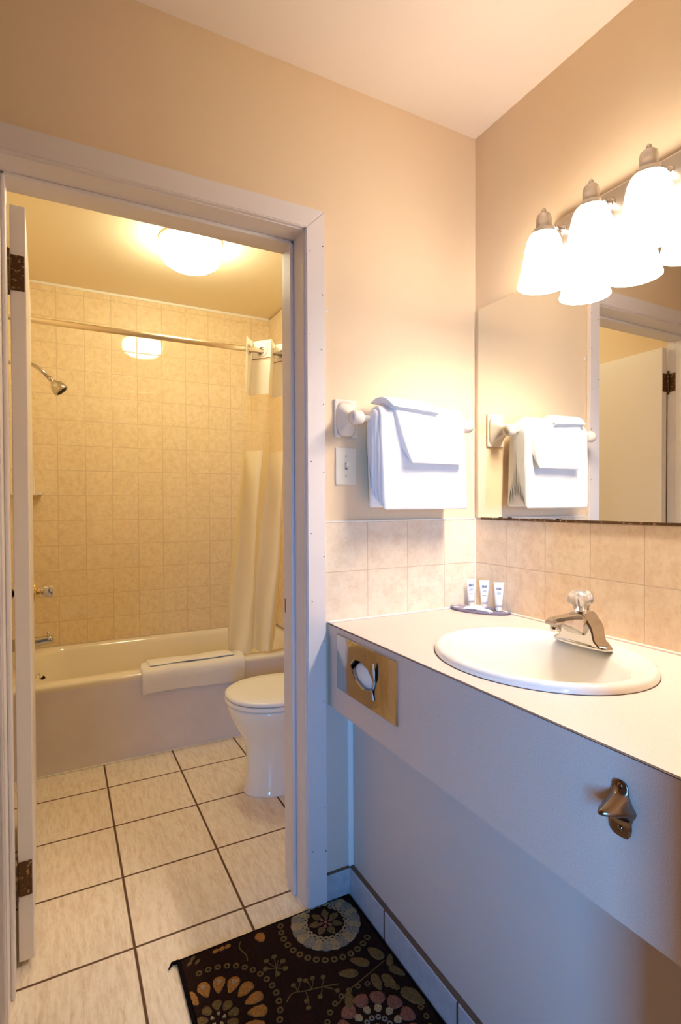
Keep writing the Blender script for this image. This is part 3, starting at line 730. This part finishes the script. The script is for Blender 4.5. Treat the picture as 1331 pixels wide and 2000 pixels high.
    for x, y in ((.4773, 1.262), (.5026, 1.292), (.4645, 1.312), (.455, 1.290), (.500, 1.268), (.487, 1.316)): stem([(.480, 1.280), (x, y)], .003, 'rug_olive'); blob(x, y, 0, .015, .013, 'rug_olive')
    leaf(.476, 1.392, -1.5, .034, .026, 'rug_gold'); stem([(.423, 1.405), (.415, 1.385), (.424, 1.355), (.420, 1.335)], .004, 'rug_olive')
    for x in (.355, .372, .388): blob(x, 1.405, .3, .018, .012, 'rug_gold')
    for x, y in ((.285, 1.398), (.295, 1.41), (.305, 1.395)): blob(x, y, .6, .018, .009, 'rug_olive')
    # lifted thread corner
    w.tube([(x0 + .004, y1 - .003, .007), (x0 - .012, y1 + .0, .006), (x0 - .022, y1 - .012, .004)], [.005, .004, .0015], 8, 'rug_edge')
    return tag(w.build('floor_rug'), 'dark brown floral rug on the tiles before the vanity', 'rug')
rug()

# ---------------------------------------------------------------- bathtub
bt_ = empty('bathtub', (.53, 3.08, 0), 'cream bathtub with plain greyish front along the tiled wall', 'bathtub')
TX0, TX1, TY0, TY1, TZ = XL, XR - .001, 2.692, YB - .001, .398
def rrect(x0, x1, y0, y1, r, z, n=12):
    pts = []
    for cx, cy, a in ((x1 - r, y1 - r, 0), (x0 + r, y1 - r, 90), (x0 + r, y0 + r, 180), (x1 - r, y0 + r, 270)):
        for i in range(n + 1):
            t = math.radians(a + 90 * i / n); pts.append((cx + r * math.cos(t), cy + r * math.sin(t), z))
    return pts
w = MB()
R_ = [rrect(TX0, TX1, TY0 + .012, TY1, .002, .30), rrect(TX0, TX1, TY0, TY1, .004, TZ - .018), rrect(TX0, TX1, TY0, TY1, .004, TZ - .008), rrect(TX0 + .004, TX1 - .004, TY0 + .005, TY1 - .004, .006, TZ),
      rrect(TX0 + .085, TX1 - .07, TY0 + .095, TY1 - .055, .16, TZ + .001), rrect(TX0 + .098, TX1 - .085, TY0 + .108, TY1 - .068, .16, TZ - .006), rrect(TX0 + .106, TX1 - .10, TY0 + .118, TY1 - .078, .16, TZ - .028),
      rrect(TX0 + .125, TX1 - .16, TY0 + .135, TY1 - .105, .15, TZ - .16), rrect(TX0 + .15, TX1 - .26, TY0 + .16, TY1 - .13, .13, TZ - .27), rrect(TX0 + .21, TX1 - .36, TY0 + .21, TY1 - .18, .10, TZ - .31)]
w.rings(R_, False, True); w.build('basin', 'tub', bt_)
w = MB(); w.box((TX0, TY0 + .001, 0), (TX1, TY0 + .02, TZ - .016)); o = w.build('apron', 'tub_apron', bt_); o['label'] = 'greyish painted front panel'
w = MB(); w.box((TX0, TY0 - .005, 0), (TX1, TY0 + .002, .005), .002); w.build('caulk_line', 'caulk', bt_)
w = MB(); w.lathe([(.036, 0), (.035, .005), (.028, .009), (.010, .011)], 24, rot_to((1, 0, -.1), (TX0 + .120, 3.085, TZ - .075))); w.build('overflow_plate', 'chrome', bt_)
w = MB(); w.tube([(TX0 + .128, 3.085, TZ - .078), (TX0 + .150, 3.085, TZ - .062)], [.004, .009], 10); w.build('overflow_lever', 'dark', bt_)
# spout
sp = empty('tub_spout', (XL, 3.085, .51), 'chrome tub spout above the end of the bathtub', 'tub spout')
w = MB(); rr = []
for x, zt, zb, hw in ((0, .538, .482, .028), (.05, .538, .486, .027), (.13, .541, .492, .024), (.165, .543, .500, .022), (.178, .543, .500, .021), (.188, .540, .500, .019), (.192, .532, .502, .014)):
    zc = (zt + zb) / 2; hz = (zt - zb) / 2
    rr.append([(XL + x, 3.085 + hw * math.copysign(abs(math.cos(a)) ** .7, math.cos(a)), zc + hz * math.copysign(abs(math.sin(a)) ** .7, math.sin(a))) for a in [2 * PI * i / 24 for i in range(24)]])
w.rings(rr); w.build('spout_body', 'tap', sp)
w = MB(); w.lathe([(.0045, .538), (.0035, .552), (.007, .554), (.007, .560), (.003, .562)], 14, Matrix.Translation((XL + .168, 3.085, 0))); w.build('diverter_knob', 'tap', sp)
# shower head
sh = empty('wall_shower', (XL, 3.085, 1.91), 'chrome shower head on a bent arm from the tiled wall', 'shower head')
w = MB(); w.tube([(XL, 3.085, 1.905), (XL + .07, 3.085, 1.912), (XL + .120, 3.085, 1.905), (XL + .150, 3.085, 1.885), (XL + .195, 3.085, 1.842)], .0098, 16); w.build('arm', 'tap', sh)
w = MB(); w.lathe([(.030, 0), (.028, .006), (.012, .010)], 24, rot_to((1, 0, 0), (XL, 3.085, 1.905))); w.build('wall_flange', 'chrome', sh)
hm = rot_to((.62, -.10, -.72), (XL + .188, 3.085, 1.848))
w = MB(); w.lathe([(.012, -.004), (.0125, .014), (.010, .016), (.010, .022), (.0155, .024), (.0165, .030), (.024, .036), (.031, .046), (.036, .060), (.0385, .078), (.0375, .083), (.033, .086), (.031, .083)], 36, hm); w.build('spray_head', 'tap', sh)
w = MB(); w.lathe([(.030, .0815), (.028, .084)], 28, hm)
for k in range(14): w.lathe([(.0022, .084), (.0015, .088)], 8, hm @ Matrix.Translation((.021 * math.cos(k * 2 * PI / 14), .021 * math.sin(k * 2 * PI / 14), 0)))
w.build('spray_face', 'dark', sh)
# soap dish
sd = MB(); sd.box((-.205, YB - .010, 1.262), (-.125, YB, 1.365), .004)
rr = []
for y, zt in ((YB - .008, .0), (YB - .03, -.002), (YB - .055, 0), (YB - .068, .004)):
    rr.append([(-.215, y, 1.262), (-.088, y, 1.262), (-.086, y, 1.282 + zt), (-.100, y, 1.279 + zt), (-.113, y, 1.270), (-.200, y, 1.270), (-.212, y, 1.282 + zt)])
sd.rings(rr, smooth=False)
tag(sd.build('soap_dish', 'ceramic'), 'beige ceramic soap dish set in the tiled bath wall', 'soap dish')

# ---------------------------------------------------------------- shower rod, rings, curtain
RYD, RZ = 2.745, 2.028
rd = empty('shower_rod', (.5, RYD, RZ), 'metal shower curtain rod across the front of the bathtub', 'curtain rod')
w = MB(); w.tube([(XL + .002, RYD, RZ), (XR - .013, RYD, RZ)], .0138, 24); w.build('rod', 'rod', rd)
for x, s_ in ((XL, 1), (XR - .012, -1)):
    w = MB(); w.lathe([(.030, 0), (.028, .010), (.018, .022)], 24, rot_to((s_, 0, 0), (x, RYD, RZ))); w.build('end_flange', 'ceramic', rd)
cu = empty('shower_curtain', (1.0, RYD, RZ), 'cream shower curtain with sheer window pulled to the right of the rod', 'shower curtain')
NF = 5
def cpath(s_, z):
    """s_ along the cloth 0..1, z height"""
    t = min(1, max(0, (2.08 - z) / 1.66))
    t2 = t ** 1.25
    xa = .872 - .118 * t2; xb = 1.19 - .15 * t
    amp = .052 - .006 * t
    ph = s_ * NF * PI
    tri = 2 / PI * math.asin(max(-1, min(1, math.sin(ph - PI / 2))))
    tri = tri * (1 - t) + math.sin(ph - PI / 2 + .5 * math.sin(3 * s_ + 2.2 * t)) * t
    x = xa + (xb - xa) * (s_ + .02 * math.sin(9 * s_ + 2 * z)) + .016 * math.sin(5 * z + 11 * s_) * t
    y = RYD + amp * tri + .060 * t2 * (1 - .75 * s_) + .006 * math.sin(13 * s_ + 4 * z)
    y += .006 * noise.noise(Vector((s_ * 14, z * 6, 2)))* t
    return (x, y, z)
def curtain(z1, z0, name, mat, nz, par, th=.0012, dx=0, dy=0):
    w = MB(); rr = []
    for i in range(nz + 1):
        z = z1 + (z0 - z1) * i / nz
        rr.append([Vector(cpath(j / 120, z)) + Vector((dx, dy, (.006 * math.sin(j * .21) + .012 * (1 - j / 120)) * (1 if z < .42 else 0))) for j in range(121)])
    w.rings(rr, False, False, closed=False)
    o = w.build(name, mat, par)
    return o
curtain(1.492, .405, 'curtain_panel', 'curtain', 70, cu)
curtain(1.795, 1.490, 'sheer_window', 'sheer', 10, cu)['label'] = 'see-through sheer window'
ct_ = curtain(2.085, 1.793, 'header_band', 'curtain_top', 12, cu); ct_['label'] = 'white double header band'
# overlapping flap over header, and hem seams
w = MB(); w.rings([[Vector(cpath(j / 120, z)) + Vector((-.003, -.0035, 0)) for j in range(0, 121)] for z in (1.988, 1.984)], False, False, closed=False); w.build('header_hem', 'rug_gold', ct_)
# flex rings where the cloth crosses the rod
for k in range(NF):
    s_ = (k + .5) / NF; p = Vector(cpath(s_, RZ)); q = Vector(cpath(s_ + .01, RZ)); d = (q - p).normalized(); nn = Vector((d.y, -d.x, 0))
    w = MB(); m = rot_to(nn, p)
    rr = []
    for i in range(28):
        a = 2 * PI * i / 28; rr.append([m @ Vector(((.0255 + .008 * math.cos(b)) * math.cos(a), (.0255 + .008 * math.cos(b)) * math.sin(a), .0045 * math.sin(b))) for b in [2 * PI * j / 8 for j in range(8)]])
    w.rings(rr + [rr[0]], False, False); o = w.build('ring_eyelet', 'ceramic', ct_)

# ---------------------------------------------------------------- bath mat towel over the tub rim
w = MB()
path = [(2.860, .372), (2.835, .392), (2.815, .412), (2.79, .4185), (2.73, .4165), (2.695, .4135), (2.677, .400), (2.673, .37), (2.675, .33), (2.676, .292)]
slab(w, path, .33, .84, .008, .005, 31, nx=44, skew=lambda s_: (.352 - .022 * min(1, s_ * 2), .862 - .020 * s_), xf=lambda x, s_, q: q + Vector((-.006 * max(0, s_ - .5) * (1 + math.sin(x * 16 + 4 * s_)), (.012 * (1 - abs(x - .58) * 3) if s_ > .96 else 0) - .004 * math.sin(x * 11) * (s_ > .9))))
slab(w, [(2.90, .33), (2.862, .375), (2.838, .402), (2.812, .4235), (2.76, .429), (2.71, .4255)], .37, .80, .008, .004, 37, nx=30)
tag(w.build('bath_mat', 'mat_towel', sub=1), 'white terry bath mat draped over the bathtub rim', 'bath mat')

# ---------------------------------------------------------------- toilet
to = empty('toilet', (.95, 2.15, 0), 'white toilet with closed lid beside the bathtub, cut by the doorway', 'toilet')
TYc = 2.155
def egg(xf, xb, hw, z, n=48, p=1.0):
    """egg outline: front at xf (narrow, rounded), back at xb"""
    pts = []; xc = xf + (xb - xf) * .46
    for i in range(n):
        a = 2 * PI * i / n; c, s_ = math.cos(a), math.sin(a)
        x = xc + (xb - xc) * c if c > 0 else xc + (xc - xf) * c
        pts.append((x, TYc + hw * math.copysign(abs(s_) ** (.9 if c < 0 else .7), s_), z))
    return pts
w = MB()
w.rings([egg(.668, 1.14, .112, 0), egg(.668, 1.14, .112, .006), egg(.674, 1.14, .107, .014), egg(.680, 1.14, .102, .06), egg(.683, 1.14, .101, .12), egg(.680, 1.14, .103, .19), egg(.664, 1.14, .117, .235), egg(.635, 1.12, .145, .285), egg(.612, 1.10, .168, .335), egg(.604, 1.08, .178, .365), egg(.606, 1.075, .178, .376), egg(.625, 1.06, .165, .378)])
w.build('bowl', 'porcelain', to)
w = MB(); w.rings([egg(.604, 1.05, .182, .382), egg(.598, 1.05, .187, .386), egg(.598, 1.05, .187, .395), egg(.604, 1.05, .182, .400)]); w.build('seat', 'white', to)
w = MB(); w.rings([egg(.606, 1.05, .181, .4025), egg(.599, 1.05, .187, .406), egg(.599, 1.05, .187, .414), egg(.608, 1.045, .180, .420), egg(.66, 1.0, .13, .4245), egg(.75, .95, .05, .4255)]); w.build('lid', 'white', to)
w = MB(); w.box((1.075, TYc - .215, .385), (XR - .015, TYc + .215, .72), .02, seg=3); w.build('tank', 'porcelain', to)
w = MB(); w.box((1.065, TYc - .225, .722), (XR - .012, TYc + .225, .752), .01, seg=3); w.build('tank_lid', 'porcelain', to)
w = MB(); w.tube([(1.07, TYc + .15, .66), (1.055, TYc + .15, .66), (1.055, TYc + .09, .655)], .006, 10); w.build('flush_lever', 'chrome', to)
w = MB(); w.box((1.045, TYc - .09, .378), (1.085, TYc + .09, .402), .006); w.build('hinge_bar', 'white', to)

# ---------------------------------------------------------------- bathroom ceiling light
cl = empty('ceiling_light', (.570, 2.62, HC), 'glowing round dome light on the bathroom ceiling', 'ceiling light')
T = Matrix.Translation((.570, 2.62, 0))
w = MB(); w.lathe([(.150, HC), (.150, HC - .010), (.142, HC - .020)], 40, T); w.build('ceiling_pan', 'white', cl)
w = MB(); w.lathe([(.134, HC - .018), (.141, HC - .026), (.145, HC - .040), (.146, HC - .056), (.141, HC - .082), (.126, HC - .104), (.102, HC - .121), (.070, HC - .131), (.035, HC - .136), (.006, HC - .137)], 40, T); o = w.build('glass_dome', 'dome', cl); o['label'] = 'lit white glass dome'
